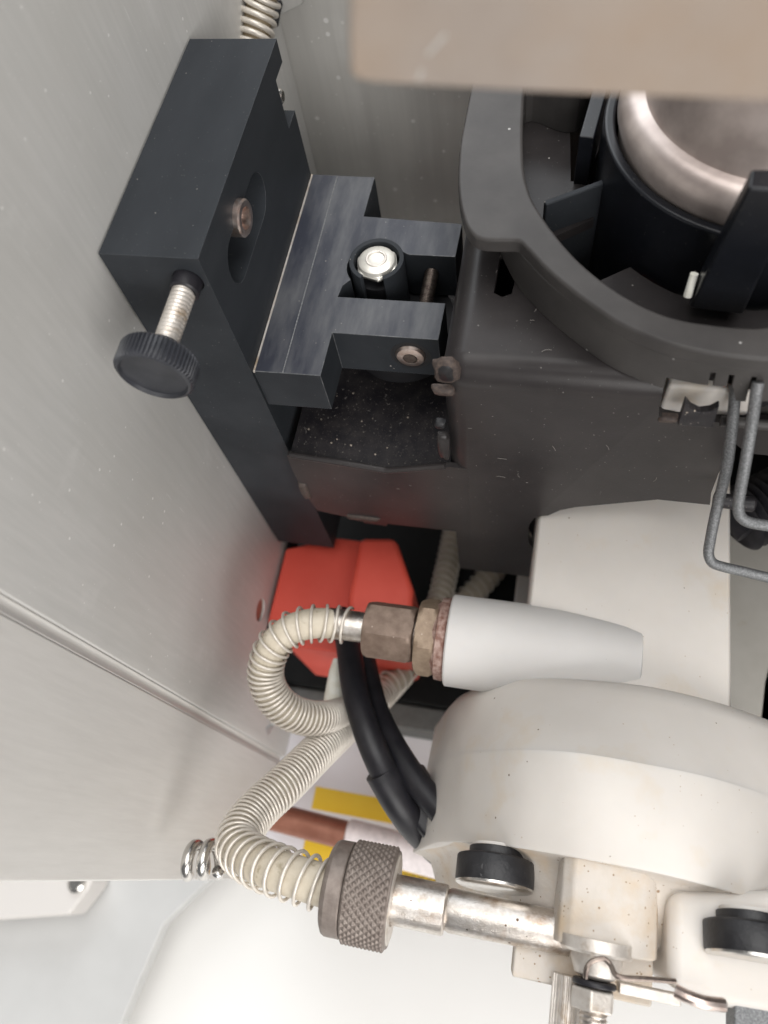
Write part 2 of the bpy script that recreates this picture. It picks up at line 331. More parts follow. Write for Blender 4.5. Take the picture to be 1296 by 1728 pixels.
# groove lines milled on the ledge
ledge_poly = [(-7.52, 10.88), (-5.68, 10.90), (-5.66, 12.29), (-2.80, 12.29), (-2.79, 13.5), (-5.76, 13.5), (-5.70, 13.9)]
ledge_poly += [(-4.92 + .80 * math.cos(a), 14.66 + .80 * math.sin(a)) for a in [math.radians(222 - i * 11) for i in range(14)]]
ledge_poly += [(-4.05, 15.11), (-2.75, 15.11), (-2.73, 16.32), (-5.60, 16.46), (-5.56, 18.02), (-7.52, 18.06)]
le = B().prism(ledge_poly, 'w', 16.2, 17.8).make('forked_ledge', M['anodised'], br)
le.data.materials.append(M['ledge'])
for p_ in le.data.polygons:
    if abs(p_.normal.z) > .9: p_.material_index = 1
add_bevel(le, .02, 2, M['worn'])
B().box(-6.72, -6.69, 10.89, 18.0, 16.188, 16.21).make('scribed_line', M['galv'], br)
B().box(-7.52, -7.47, 10.85, 18.04, 16.17, 16.24).make('bright_edge', M['pale_metal'], br, bevel=.012)
# split ring around the hexagon bolt
cr = Vector((-4.86, 14.66, 0))
B().ringtube((cr.x, cr.y, 15.95), W, .63, .76, 0, 3.0, 48, math.radians(-155), math.radians(155)).make('split_ring', M['anodised'], br, bevel=.02, segs=2)
hb = B(); hexagon(hb, (cr.x, cr.y, 16.07), W, .63, 0, .17, .25)
bolt = hb.make('bolt', M['silver_cap'], br, bevel=.10)
B().lathe((cr.x, cr.y, 15.93), W, [(0, .42), (0.05, .50), (.14, .53)], 36).make('washer_face', M['silver_cap'], bolt)
B().ringtube((cr.x, cr.y, 15.90), W, .22, .30, 0, .08, 36).make('raised_ring', M['pale_metal'], bolt, bevel=.02)
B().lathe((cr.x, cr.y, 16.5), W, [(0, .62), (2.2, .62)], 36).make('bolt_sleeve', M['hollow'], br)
# screw through both prongs
B().thread((-3.45, 12.4, 16.86), V, .205, 3.4, .085, .04, 20).make('threaded_rod', M['dark_steel'], br, angle=60)
cap = B().lathe((-3.60, 12.30, 16.95), (0, -1, 0), [(-.1, .42), (.03, .42), (.10, .37), (.13, .22), (.13, .2), (0.0, .18), (0.0, .001)], 36, caps=False).make('cap_screw', M['copper_ring'], br)
cs = B(); hexagon(cs, (-3.60, 12.2, 16.95), (0, -1, 0), .19, 0, .02, .3); cs.make('hex_socket', M['dark_steel'], cap)
B().ringtube((-3.60, 12.30, 16.97), (0, -1, 0), .40, .56, -.02, .012, 40).make('counterbore_shade', M['hollow'], br)  # flat black ring, the shade of the recess put into its colour
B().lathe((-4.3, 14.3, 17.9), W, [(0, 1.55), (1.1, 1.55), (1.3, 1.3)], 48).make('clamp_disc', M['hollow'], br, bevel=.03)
# socket screw in the slot of the post and the small one in the notch
def socket(o, d, r, ln, name, m, par):
    a = B().lathe(o, d, [(0, r), (ln - .04, r), (ln, r - .04), (ln, r * .62), (ln - .25, r * .6), (ln - .25, .001)], 36, caps=False)
    return a.make(name, m, par)
socket((-7.98, 13.10, 13.08), (1, -.04, .0), .44, .62, 'socket_screw', M['copper_ring'], br)
socket((-8.3, 17.75, 13.40), (1, .0, 0), .19, .66, 'set_screw', M['steel'], br)
# thumb screw
ts = B().lathe((-8.03, 10.9, 12.72), (0, -1, 0), [(-.3, .35), (.42, .335), (.46, .30)], 32).make('sleeve', M['black_rubber'], br)
th = B().thread((-8.03, 10.6, 12.72), (0, -1, 0), .28, 1.95, .105, .035, 28).make('thumb_screw', M['pale_metal'], br, angle=60)
kn = B(); R = []; seg = 220
prof = [(0, .70), (.07, .80), (.12, .83), (.56, .83), (.62, .79), (.64, .74), (.56, .70), (.53, .35), (.52, .02)]
for t, r in prof:
    R.append([Vector((-8.03 + (r + (.028 * (1 if (i % 4) < 2 else -1) if .79 < r else 0)) * math.cos(2 * PI * i / seg), 8.80 - t, 12.72 + (r + (.028 * (1 if (i % 4) < 2 else -1) if .79 < r else 0)) * math.sin(2 * PI * i / seg))) for i in range(seg)])
kn.loft(R); kn.make('knob', M['thumb'], th, angle=40)
B().lathe((-8.03, 9.05, 12.72), (0, -1, 0), [(0, .34), (.3, .36)], 32).make('knob_neck', M['thumb'], th)

# ================================================================== SHEET STEEL HOUSING
ho = thing('burner_housing', 'black painted sheet steel housing with a dusty tray on its left and rusty weld notches', 'housing', (0, 12, 28))
box = B().box(-2.42, 14, 10.3, 23, 14.7, 28.5).make('shell', M['housing'], ho)
bv = box.modifiers.new('bevel', 'BEVEL'); bv.width = .62 * S; bv.segments = 10; bv.limit_method = 'ANGLE'
c4 = (4.4, 16.4)
front_out = [(-3, 24.0), (-2.38, 24.0), (-2.36, 27.4), (.28, 27.32), (.30, 25.9), (.10, 25.6), (.02, 24.9), (.06, 24.3), (.22, 23.8), (.32, 22.05), (.75, 21.65), (1.55, 21.2), (3.45, 20.1),
             (4.85, 20.0), (4.88, 19.5), (5.05, 17.2), (5.25, 16.9), (5.6, 17.55), (15, 17.8), (15, 30), (-3, 30)]
def pxv(px, py, v=10.3): a = at(px, py, v=v); return (a[0], a[2])
front_out = [(-3, 24.0), (-2.36, 23.95), (-2.36, 27.4), pxv(893, 973), pxv(899, 926), pxv(892, 915), pxv(890, 900), pxv(894, 884), pxv(902, 874), pxv(912, 871), pxv(925, 870), pxv(945, 861), pxv(970, 856),
             pxv(1110, 843), pxv(1198, 852), pxv(1200, 832), pxv(1212, 800), pxv(1240, 748), pxv(1252, 758), pxv(1272, 766), (15, pxv(1272, 766)[1] + .2), (15, 30), (-3, 30)]
cut_win = [pxv(1112, 702), pxv(1112, 690), pxv(1122, 655), (8, 15.0), (8, 15.55), pxv(1240, 714), pxv(1200, 712), pxv(1140, 708)]
hole = circ(4.4, 16.4, 3.85, 64)
carve(box, [B().box(-2.12, 13.8, 10.56, 22.8, 14.98, 40), B().prism(front_out, 'v', 9, 12), B().prism(cut_win, 'v', 9, 12.5),
            B().box(-5, 0, 10.8, 30, 19.5, 40), B().box(-5, -1.85, 9, 12, 19.75, 40), B().prism([(a_ + at(853, 462, w=14.7)[0], b_ + at(853, 462, w=14.7)[1]) for a_, b_ in ((-.22, -.6), (0, -.72), (.22, -.6), (.3, .7), (0, .8), (-.2, .7))], 'w', 14, 16), B().prism(hole, 'w', 10, 20),
            B().prism([(-.25, 14.45), (.75, 13.0), (2.2, 14.0), (1.3, 15.5)], 'w', 10, 20),
            B().prism([(.45, 16.4), (.6, 18.9), (-0.1, 18.7), (0.1, 16.4)], 'w', 10, 20)], 0)
B().box(-2.2, .2, 11, 17, 16.6, 16.7).make('hole_shade_plate', M['hollow'], ho)  # black plate added inside so the oblong hole in the top reads dark
lip = B(); lip.tube([Vector(p) for p in ((4.0, 10.22, 15.72), (6, 10.22, 15.75), (9, 10.2, 15.8))], .12, 12); lip.make('rolled_lip', M['ring'], ho)
# tray
tw = lambda x: 19.66 + (x + 7.3) * (.40 / 3.0) if x < -4.3 else 20.06 - (x + 4.3) * .36
front = [(-7.30, tw(-7.3)), (-4.45, tw(-4.3) - .01), (-4.15, tw(-4.3)), (-2.36, tw(-2.4)), (-1.85, tw(-2.4)), (-1.85, 27.36), (-2.36, 27.4), (-2.36, 23.93), (-4.75, 23.95), (-4.78, 24.15), (-5.6, 24.1), (-5.62, 23.9), (-7.15, 23.5), (-7.33, 22.2), (-7.36, 20.6)]
B().prism(front, 'v', 10.3, 10.46).make('tray_front', M['housing'], ho)
tr = B()
tr.prism([(-7.26, 19.80), (-4.3, 20.24), (-2.40, 19.62), (-2.40, 19.8), (-4.3, 20.42), (-7.26, 19.98)], 'v', 10.47, 18)
tr.make('tray_floor', M['tray'], ho)
rim = B(); rim.tube(smooth_path([(-7.24, 10.37, tw(-7.3) + .05), (-6, 10.37, tw(-6) + .04), (-4.6, 10.37, tw(-4.5) + .03), (-4.1, 10.37, tw(-4.2) + .02), (-2.5, 10.37, tw(-2.5) + .03)], 4), .10, 10)
rim.make('tray_rim', M['housing'], ho)
def blob(name, x, w, sx, sw, m='rusty', v=10.28, dv_=.14):
    b = B(); n = 14
    R = []
    rs = [1 + random.uniform(-.14, .14) for _ in range(n)]
    for t, k in ((dv_, 1), (.03, 1), (-.05, .8)):
        R.append([(x + sx * k * rs[i] * math.copysign(abs(math.cos(2 * PI * i / n)) ** .6, math.cos(2 * PI * i / n)), v + t, w + sw * k * rs[i] * math.copysign(abs(math.sin(2 * PI * i / n)) ** .6, math.sin(2 * PI * i / n))) for i in range(n)])
    return b.loft(R).make(name, M[m], ho, angle=80)
a = pxv(512, 828); blob('weld_tab', a[0] + .05, a[1], .16, .62)
a = pxv(614, 874); blob('weld_tab', a[0], a[1], .62, .17)
a = pxv(748, 658); blob('weld_tab', a[0], a[1] + .05, .30, .13)
nx_, nw_ = pxv(752, 630)
blob('notch_rim', nx_ + .02, nw_ - .03, .30, .42, 'rusty', 10.30)
blob('notch_shade', nx_ + .02, nw_ - .05, .20, .32, 'hollow', 10.27)  # raised black patch painted for the shade inside the notch
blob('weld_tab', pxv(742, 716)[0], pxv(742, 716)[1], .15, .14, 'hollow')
a = pxv(748, 755); blob('weld_tab', a[0] + .02, a[1], .17, .68, 'housing')
a = pxv(1180, 690, 10.2)
# bent steel tongue seen in the window of the housing
tg = B(); t0 = [(at(1143, 712, v=9.9)), (at(1203, 716, v=9.9)), (at(1214, 680, v=9.9)), (at(1197, 689, v=9.9)), (at(1180, 691, v=9.9)), (at(1166, 684, v=9.9)), (at(1156, 672, v=9.9))]
tg.prism([(p[0], p[2]) for p in t0], 'v', 9.8, 10.0); tg.make('bent_tongue', M['tray'], ho, bevel=.04)
blob('weld_tab', pxv(1126, 707)[0], pxv(1126, 707)[1], .22, .09)
# lint and short fibres lying on the black steel
ln = B()
for i in range(110):
    if i < 60: x, w = random.uniform(-7, 4.2), random.uniform(16.3, 23.2); v = 10.27; ok = (w > 20.6 or x > -2.1) and not (x > .3 and w > 20); dd = (1, 0)
    elif i < 100: x, v = random.uniform(-7, -2.8), random.uniform(10.8, 15); w = tw(x) + .05; ok = True
    else: x, v = random.uniform(-1.6, .2), random.uniform(11, 14); w = 14.66; ok = True
    if not ok: continue
    p = []; a = random.uniform(0, 6.28); l = random.choice((.03, .05, .08, .12, .3)); cur = random.uniform(-1.8, 1.8)
    for k in range(6):
        p.append(Vector((x, v, w) if i < 60 else (x, v, w)))
        if i < 60: x += l / 6 * math.cos(a); w += l / 6 * math.sin(a)
        else: x += l / 6 * math.cos(a); v += l / 6 * math.sin(a)
        a += cur / 6
    ln.tube(p, .0055, 4)
ln.make('lint', M['lint'], ho, kind='stuff')

# ================================================================== ROUND SHROUD
rg = thing('burner_shroud', 'black plastic ring shroud with a square shouldered tab, standing on the steel housing', 'shroud', (4.2, 15, 14.7))
K = 1.1
def oc(px, py): a = at(px, py, w=13.2); return (a[0], a[1])
arc = [(-.85, 12.85), (-.18, 12.05), (.58, 11.35), (1.42, 10.70), (2.35, 10.30), (3.2, 10.12), (4.3, 10.06), (5.6, 10.3), (7.2, 11.0), (8.7, 12.4), (9.6, 14.2), (9.9, 16.6), (9.2, 19.5), (7.4, 21.8), (4.4, 22.9), (1.5, 22.3)]
outer = [oc(800, 120), oc(788, 180), oc(776, 240), oc(772, 300), oc(776, 345), oc(786, 380), oc(800, 398), oc(816, 404), oc(845, 405), oc(872, 405)] + arc + [(-1.0, 21.5)]
outer_wall = [(-.9, 20.9), (-1.55, 19), (-1.75, 16.5), (-1.65, 14.8), (-1.42, 13.9), (-.95, 12.95), (-.25, 12.1)] + arc[2:]
inner = [oc(888, 110), oc(884, 170), oc(882, 230), oc(884, 290), oc(897, 335), oc(922, 374), oc(948, 408), oc(977, 440), oc(1016, 473), oc(1050, 496), oc(1084, 515), oc(1120, 530), oc(1160, 541), oc(1230, 550), oc(1296, 553)]
ci = (4.6, 16.6)
for a_ in (-62, -45, -25, 0, 25, 50, 75, 100, 125, 150, 165): inner.append((ci[0] + 4.7 * math.cos(math.radians(a_)), ci[1] + 5.3 * math.sin(math.radians(a_))))
def resample(poly, n):
    pts = [Vector((p[0], p[1])) for p in poly]; pts.append(pts[0]); L = [0]
    for i in range(1, len(pts)): L.append(L[-1] + (pts[i] - pts[i - 1]).length)
    out = []; i = 0
    for k in range(n):
        s = L[-1] * k / n
        while L[i + 1] < s: i += 1
        out.append(pts[i].lerp(pts[i + 1], (s - L[i]) / max(1e-9, L[i + 1] - L[i])))
    return out
def sm(poly, rounds=1):
    for _ in range(rounds):
        o = []
        for i in range(len(poly)):
            a, b = poly[i], poly[(i + 1) % len(poly)]
            o += [(a[0] * .8 + b[0] * .2, a[1] * .8 + b[1] * .2), (a[0] * .2 + b[0] * .8, a[1] * .2 + b[1] * .8)]
        poly = o
    return poly
rim = B().prism(sm(outer, 2), 'w', 13.2, 13.62).make('rim', M['ring'], rg)
carve(rim, [B().prism(sm(inner, 2), 'w', 12, 16)], .10, 5)
wall_ = B().prism(sm(outer_wall, 2), 'w', 13.56, 14.69).make('wall', M['ring'], rg)
slots = [B().prism([(pxv(px + 5, 612, 10.1)[0] - .05, 13.8), (pxv(px + 5, 612, 10.1)[0] + .05, 13.8), (pxv(px - 5, 662, 10.1)[0] + .05, 15), (pxv(px - 5, 662, 10.1)[0] - .05, 15)], 'v', 9.4, 10.4) for px in (1207, 1240, 1280)]
carve(wall_, [B().prism(sm(inner, 2), 'w', 12, 16),
              B().prism([pxv(1103, 740, 10), pxv(1124, 655, 10), pxv(1237, 660, 10), pxv(1252, 740, 10)], 'v', 9, 10.8)] + slots, .03, 2)
# inner collar under the chrome stem, fins
B().ringtube((4.4, 16.4, 12.75), W, 3.45, 3.72, 0, 6.5, 96).make('inner_collar', M['collar'], rg, bevel=.08)
for (a0, b0, t, w0, w1, e) in (((-.45, 14.62), (1.5, 15.75), .16, 13.75, 17.5, 'anodised'), ((.35, 16.3), (.75, 19.6), .36, 13.3, 17.5, 'collar'), ((8.4, 11.6), (7.0, 13.8), .3, 13.5, 17, 'collar')):
    d = Vector((b0[0] - a0[0], b0[1] - a0[1])).normalized(); n = Vector((-d.y, d.x)) * t / 2
    B().prism([(a0[0] + n.x, a0[1] + n.y), (a0[0] - n.x, a0[1] - n.y), (b0[0] - n.x, b0[1] - n.y), (b0[0] + n.x, b0[1] + n.y)], 'w', w0, w1).make('fin', M[e], rg, bevel=.04)
# upright leg in front of the stem
lg = B(); lo = [at(1163, 492, w=14.3), at(1163, 520, w=14.3), at(1253, 532, w=14.3), at(1262, 500, w=14.3)]
hi = [at(1268, 284, w=10.2), at(1262, 318, w=10.2), at(1350, 325, w=10.2), at(1350, 284, w=10.2)]
lg.loft([lo, hi]); lg.make('upright_leg', M['collar'], rg, bevel=.07)
a0 = at(1160, 500, w=13.9); a1 = at(1172, 462, w=13.4)
B().tube([Vector(a0), Vector(a1)], .09, 10).make('cream_tip', M['cream'], rg)

# chrome stem
st = thing('burner_pedestal', 'shiny rosy steel pedestal with a rounded flange inside the black shroud', 'pedestal', (4.4, 16.4, 19))
B().lathe((4.4, 16.3, 0), W, [(17.5, 3.3), (12.75, 3.35), (12.5, 3.45), (12.2, 3.42), (12.02, 3.30), (11.9, 3.1)], 128).make('flange', M['chrome'], st, angle=50)
B().lathe((4.4, 16.3, 0), W, [(12.05, 3.0), (11.9, 2.95), (11.2, 2.86), (10.0, 2.75), (8.5, 2.68), (6.6, 2.65)], 128).make('dome', M['chrome'], st, angle=60)

# burner head plate close to the lens
bp = [at(590, -60, v=7.2), at(588, 60, v=7.2), at(590, 125, v=7.2), at(603, 137, v=7.2), at(640, 143, v=7.2), at(900, 158, v=7.2), at(1300, 174, v=7.2), at(1400, 178, v=7.2), at(1400, -60, v=7.2)]
bn = thing('burner', 'beige metal burner bar, close and out of focus across the top right corner', 'burner', (-.2, 10, 6.4))
B().prism([(p[0], p[2]) for p in bp], 'v', 7.2, 12.2).make('bar', M['plate'], bn, bevel=.22, segs=6)
for a_, b_ in (((752, 58), (722, 92)), ((712, 118), (706, 134))):
    B().tube([Vector(at(*a_, v=7.2)), Vector(at(*b_, v=7.2))], .014, 8).make('paint_chip', M['bench_grey'], bn)

# ================================================================== WHITE SPRAY CHAMBER
wc = thing('spray_chamber', 'off white plastic spray chamber with a broad rounded end and a side boss', 'chamber', (3, 4, 28))
B().box(2.7, 4.62, 10.52, 14, 14.95, 19.4).make('added_white_block', M['white'], wc, bevel=.1)  # white block added behind the housing cut-out so it shows bright
B().prism([(.25, 22.35), (.33, 22.2), (3.47, 21.78), (5.88, 22.2), (5.96, 22.35), (5.96, 27), (.25, 27)], 'v', 3.5, 17.6).make('barrel', M['white'], wc, bevel=.06)
B().lathe((-1.98, 6.27, 22.9), X, [(0, 1.33), (.05, 1.385), (3.2, 1.385), (5.0, 1.33), (5.44, 1.29), (5.47, 1.25)], 80).make('side_boss', M['white_cool'], wc)
def section(pxs, v=None, ws=None):
    if ws: t = [at(*p, w=w) for p, w in zip(pxs, ws)]
    else: t = [at(*p, v=v) for p in pxs]
    t = [Vector(p) for p in t]
    return t
secB = [(734, 1228), (756, 1198), (780, 1184), (807, 1175), (868, 1167), (930, 1168), (994, 1172), (1095, 1183), (1197, 1204), (1296, 1233)]
secS = [(721, 1294), (741, 1284), (766, 1276), (792, 1270), (868, 1265), (944, 1268), (1010, 1276), (1095, 1291), (1197, 1312), (1296, 1342)]
secF = [(697, 1436), (731, 1420), (760, 1417), (792, 1417), (868, 1426), (944, 1438), (1010, 1450), (1095, 1466), (1197, 1491), (1296, 1519)]
def resamp3(t, n=40):
    t = smooth_path(t, 10); L = [0]
    for i in range(1, len(t)): L.append(L[-1] + (t[i] - t[i - 1]).length)
    out = []; i = 0
    for k in range(n):
        s = L[-1] * k / (n - 1)
        while i < len(L) - 2 and L[i + 1] < s: i += 1
        out.append(t[i].lerp(t[i + 1], (s - L[i]) / max(1e-9, L[i + 1] - L[i])))
    return out
wS = [at(*p, v=3.0)[2] for p in secS]
tB = section(secB, v=4.75)
tS = section(secS, v=3.0)
wF = [27.4, 25.0, 23.4, 22.1, 20.5, 19.8, 19.45, 19.3, 19.7, 20.7]
tF = section(secF, ws=wF)
def full(t):   # close the outline round the back of the chamber
    e = t[-1]; s0 = t[0]
    t = list(t) + [Vector((e.x + 1.6, e.y, e.z + 1.6)), Vector((e.x + 2.4, e.y, e.z + 4.5)), Vector((e.x + 2, e.y, e.z + 8)), Vector((e.x - 3, e.y, e.z + 11)), Vector((s0.x + 1.8, s0.y, s0.z + 5)), Vector((s0.x + .2, s0.y, s0.z + 2.2))]
    return resamp3(t + [s0], 121)[:-1]
rB, rS, rF = full(tB), full(tS), full(tF)
def shrink(r, k, dv_):
    c = sum(r, Vector()) / len(r); return [Vector((c.x + (p.x - c.x) * k, p.y + dv_, c.z + (p.z - c.z) * k)) for p in r]
fl = B(); fl.loft([shrink(rB, .90, .55), shrink(rB, .955, .40), shrink(rB, .985, .18), rB, [a.lerp(b, .5) for a, b in zip(rB, rS)], [a.lerp(b, .93) for a, b in zip(rB, rS)], shrink(rS, .999, .0)])
fl.make('rear_flange', M['white'], wc, angle=50)
fl = B(); lo_ = [Vector((p.x, p.y - .012, p.z)) for p in rS]
fl.loft([shrink(lo_, .998, .03), lo_, [a.lerp(b, .5) for a, b in zip(lo_, rF)], rF, shrink(rF, .995, -.05)])
fl.make('front_flange', M['white'], wc, angle=40)
fp = B(); fp.loft([shrink(rF, .996, -.03), shrink(rF, .975, -.06), shrink(rF, .93, -.12), shrink(rF, .885, -.24), shrink(rF, .84, -.75), shrink(rF, .78, -1.5), shrink(rF, .6, -1.9)]); fp.make('front_face', M['white_rough'], wc, angle=50)
# stub at the far right, half hidden behind the flange
B().prism([(5.6, 22.6), (6.0, 22.6), (7.6, 24.6), (7.6, 26), (5.6, 26)], 'v', 4.0, 5.3).make('gusset', M['white'], wc, bevel=.05)

# nebuliser body under the front face
nb = thing('nebuliser_body', 'grimy white nebuliser block below the chamber front, holding the nickel tube', 'nebuliser', (3, 0, 24))
blk = [(1.60, 23), (1.60, 20.5), (1.66, 20.0), (1.9, 19.75), (2.9, 19.62), (3.4, 19.72), (3.72, 20.05), (3.9, 20.6), (3.95, 21.3), (3.95, 23)]
B().prism(blk, 'v', -1.04, 1.0).make('tube_block', M['white_rough'], nb, bevel=.07)
B().prism([(.78, 21.2), (3.9, 21.0), (3.9, 22.4), (.78, 22.4)], 'v', -2.0, -.6).make('back_block', M['white_rough'], nb, bevel=.06)
rb = [at(1128, 1505, w=20.1), at(1128, 1668, w=20.1), at(1180, 1685, w=20.1), at(1225, 1702, w=20.1), at(1300, 1715, w=20.1), at(1420, 1722, w=20.1), at(1420, 1500, w=20.1)]
B().prism([(p[0], p[1]) for p in rb], 'w', 20.1, 23).make('square_block', M['white'], nb, bevel=.3, segs=4)
# clamp hardware below it
ch = thing('clamp_fitting', 'pale metal clamp fitting with hexagon nut and dark wire clip under the nebuliser block', 'clamp', (2.6, -1.5, 20.5))
a = at(1012, 1600, w=19.6)
B().lathe((a[0], a[1] + .15, 20.1), (0.0, -1, 0), [(0, .80), (.24, .80), (.30, .74)], 48).make('washer', M['pale_metal'], ch)
a = at(1010, 1642, w=19.8)
B().lathe((a[0] - .02, -1.10, 20.1), (0, -1, 0), [(0, .55), (.15, .56), (.42, .46), (.5, .3)], 40).make('collar', M['pale_metal'], ch)
B().ringtube((a[0] - .04, -1.62, 20.1), (0, -1, 0), .28, .47, 0, .13, 40).make('rubber_ring', M['black_rubber'], ch, bevel=.05)
hb = B(); hexagon(hb, (a[0] - .06, -1.78, 20.1), (0, -1, 0), .50, 0, .42, .35); hb.make('hexagon_nut', M['pale_metal'], ch, bevel=.05)
B().thread((a[0] - .02, -2.15, 20.1), (0, -1, 0), .30, 2.2, .10, .04, 24).make('threaded_end', M['nickel'], ch, angle=60)
R = []; seg = 120; kx = at(957, 1690, w=20.8)
for t in (0, 3.0):
    R.append([Vector((kx[0] + (.34 + (.018 if (i % 5) < 3 else -.018)) * math.cos(2 * PI * i / seg), -1.70 - t, 20.9 + (.34 + (.018 if (i % 5) < 3 else -.018)) * math.sin(2 * PI * i / seg))) for i in range(seg)])
B().loft(R).make('fluted_pin', M['pale_metal'], ch, angle=30)
wp = [at(988, 1650, w=19.3), at(990, 1634, w=19.2), at(1000, 1622, w=19.2), at(1018, 1618, w=19.2), at(1030, 1628, w=19.2), at(1038, 1644, w=19.3), at(1052, 1650, w=19.3), at(1090, 1652, w=19.4), at(1140, 1656, w=19.6)]
B().tube(smooth_path(wp, 5), .055, 8).make('wire_clip', M['dark_steel'], ch)
b0 = at(1045, 1668, w=20); b1 = at(1150, 1672, w=20)
B().box(b0[0], b1[0], b0[1] - .1, b0[1] + .12, 20, 20.5).make('flat_strip', M['pale_metal'], ch, bevel=.03)
a = at(1182, 1683, w=18.9)
B().tube(smooth_path([at(1140, 1672, w=19), at(1165, 1684, w=18.9), at(1190, 1692, w=18.9), at(1222, 1696, w=19)], 5), .13, 10).make('copper_link', M['copper_ring'], ch)
gp = at(1262, 1700, w=20.5)
tag(B().box(gp[0] - .36, gp[0] + .36, -6.5, gp[1] + .5, 20.2, 20.9).make('grey_post', M['galv'], bevel=.05), 'short grey metal post at the bottom right under the white block', 'post')

# black thumb nuts on the chamber front
def thumbnut(cx, v0, w0, label):
    t = thing('thumb_nut', label, 'thumb nut', (cx, v0, w0), 'black thumb nuts on the chamber front')
    d = Vector((.03, -.985, -.13)).normalized(); o = Vector((cx, v0, w0))
    B().lathe(o, d, [(.12, .66), (.14, .68), (.40, .68), (.42, .64)], 60).make('shoulder', M['black_knob'], t)
    B().lathe(o, d, [(.04, .60), (.2, .60)], 40).make('white_collar', M['white'], t)
    g = B().lathe(o, d, [(.32, .86), (.35, .94), (.39, .965), (.90, .965), (.96, .94)], 90).make('grip', M['black_knob'], t, angle=45)
    B().lathe(o + d * .95, d, [(0, .95), (.05, .94), (.08, .87)], 60).make('silver_disc', M['steel'], t)
    return t, g
kc = at(832, 1480, w=20.35)
t1, g1 = thumbnut(kc[0] + .02, .78, 21.35, 'black thumb nut with a silver underside beside the nickel tube')
thumbnut(at(1290, 1570, w=18.95)[0], .40, 20.05, 'black thumb nut cut off by the right edge of the picture')
def text_on(s, loc, size, m, parent, rot, depth=.0001, name='lettering'):
    cu = bpy.data.curves.new(name, 'FONT'); cu.body = s; cu.size = size; cu.extrude = depth; cu.align_x = 'CENTER'; cu.align_y = 'CENTER'
    o = bpy.data.objects.new(name, cu); C.objects.link(o); bpy.context.view_layer.update()
    me = bpy.data.meshes.new_from_object(o.evaluated_get(bpy.context.evaluated_depsgraph_get())); bpy.data.objects.remove(o)
    o = bpy.data.objects.new(name, me); C.objects.link(o); me.materials.append(m)
    root = parent
    while root.parent is not None: root = root.parent
    o.parent = parent; o.location = loc - root.location; o.rotation_euler = rot; return o
text_on('SI', P(kc[0] - .16, .11, 20.37), .0046, M['black_knob'], g1, (math.radians(-7), 0, 0), .0003)

# ================================================================== FITTINGS AND HOSES
AX = (6.27, 22.9)
cf = thing('compression_fitting', 'tarnished brass compression fitting of two hexagon nuts on the white side boss', 'pipe fitting', (-3, 6.27, 22.9))
xat = lambda px, py=1065, w=22.2: at(px, py, w=w)[0]
ang = math.radians(-15)
def hexnut(x0, x1, r, rot, name, m):
    d = (1, 0, 0); b = B(); n = 48
    ref = Vector((0, -math.sin(math.radians(15 + rot)), -math.cos(math.radians(15 + rot))))
    R = []
    e1 = ref.normalized(); e2 = Vector(d).cross(e1)
    def rad(a, k):      # hexagon radius limited by a chamfer circle
        t = (a + PI / 6) % (PI / 3) - PI / 6; t2 = a % (PI / 3) - PI / 6
        h = r * math.cos(PI / 6) / math.cos(t2); return min(h, k)
    c = r * math.cos(PI / 6)
    for x, k in ((x0, c * .6), (x0, c * 1.0), (x0 + .03, c * 1.05), (x0 + .10, c * 1.11), (x0 + .17, r * 1.01), (x1 - .17, r * 1.01), (x1 - .10, c * 1.11), (x1 - .03, c * 1.05), (x1, c * 1.0), (x1, c * .6)):
        row = []
        for i in range(n):
            a = 2 * PI * i / n; rr = rad(a, k); row.append(Vector((x, AX[0], AX[1])) + rr * (math.cos(a) * e1 + math.sin(a) * e2))
        R.append(row)
    return b.loft(R).make(name, m, cf, angle=22)
x0 = xat(610); x1 = xat(697); x2 = xat(702); x3 = xat(742)
hexnut(x0, x1, .93, 9, 'union_nut', M['brass'])
hexnut(x2, x3 - .05, 1.21, 17, 'body_nut', M['brass_light'])
B().lathe((x3 - .25, AX[0], AX[1]), X, [(0, 1.0), (0.17, 1.12), (.2, 1.24), (.42, 1.26), (.5, 1.2), (.56, 1.2)], 60).make('sealing_washer', M['copper_rust'], cf)
B().lathe((x1 - .3, AX[0], AX[1]), X, [(0, .62), (.8, .62)], 40).make('thread_neck', M['dark_steel'], cf)
B().lathe((x0 - 1.25, AX[0], AX[1]), X, [(0, .43), (.03, .475), (1.5, .475)], 40).make('pipe_end', M['nickel'], cf)

h1 = thing('braided_hose', 'beige hose with a steel spring guard curling in a loop left of the brass fitting', 'hose', (-8, 5, 27))
path1 = smooth_path([Vector((x0 - .2, AX[0], AX[1])), Vector((x0 - .9, AX[0], AX[1] + .02)), Vector(at(530, 1052, w=22.7)), Vector(at(490, 1063, w=22.7)), Vector(at(460, 1092, w=22.9)), Vector(at(448, 1135, w=23.4)), Vector(at(460, 1174, w=23.9)), Vector(at(492, 1203, w=24.5)),
                     Vector(at(535, 1213, w=25.4)), Vector(at(575, 1205, w=27)), Vector(at(630, 1178, w=30)), Vector(at(690, 1120, w=31.5)), Vector(at(733, 1040, w=33)), Vector(at(752, 970, w=34)), Vector(at(768, 890, w=35))], 14)
B().tube(path1, .47, 24).make('hose', M['hose'], h1)
def pitch1(u):
    if u < .10: return .36 + .0 * u
    if u < .16: return .36 - (u - .10) / .06 * .205
    if u < .42: return .155
    return .155 + min(1, (u - .42) / .15) * .25
def rad1(u): return .56 if u < .08 else (.56 - min(1, (u - .08) / .06) * .02)
B().helix(path1[8:], rad1, .048, pitch1, 7, 26).make('spring_guard', M['spring'], h1, angle=180)

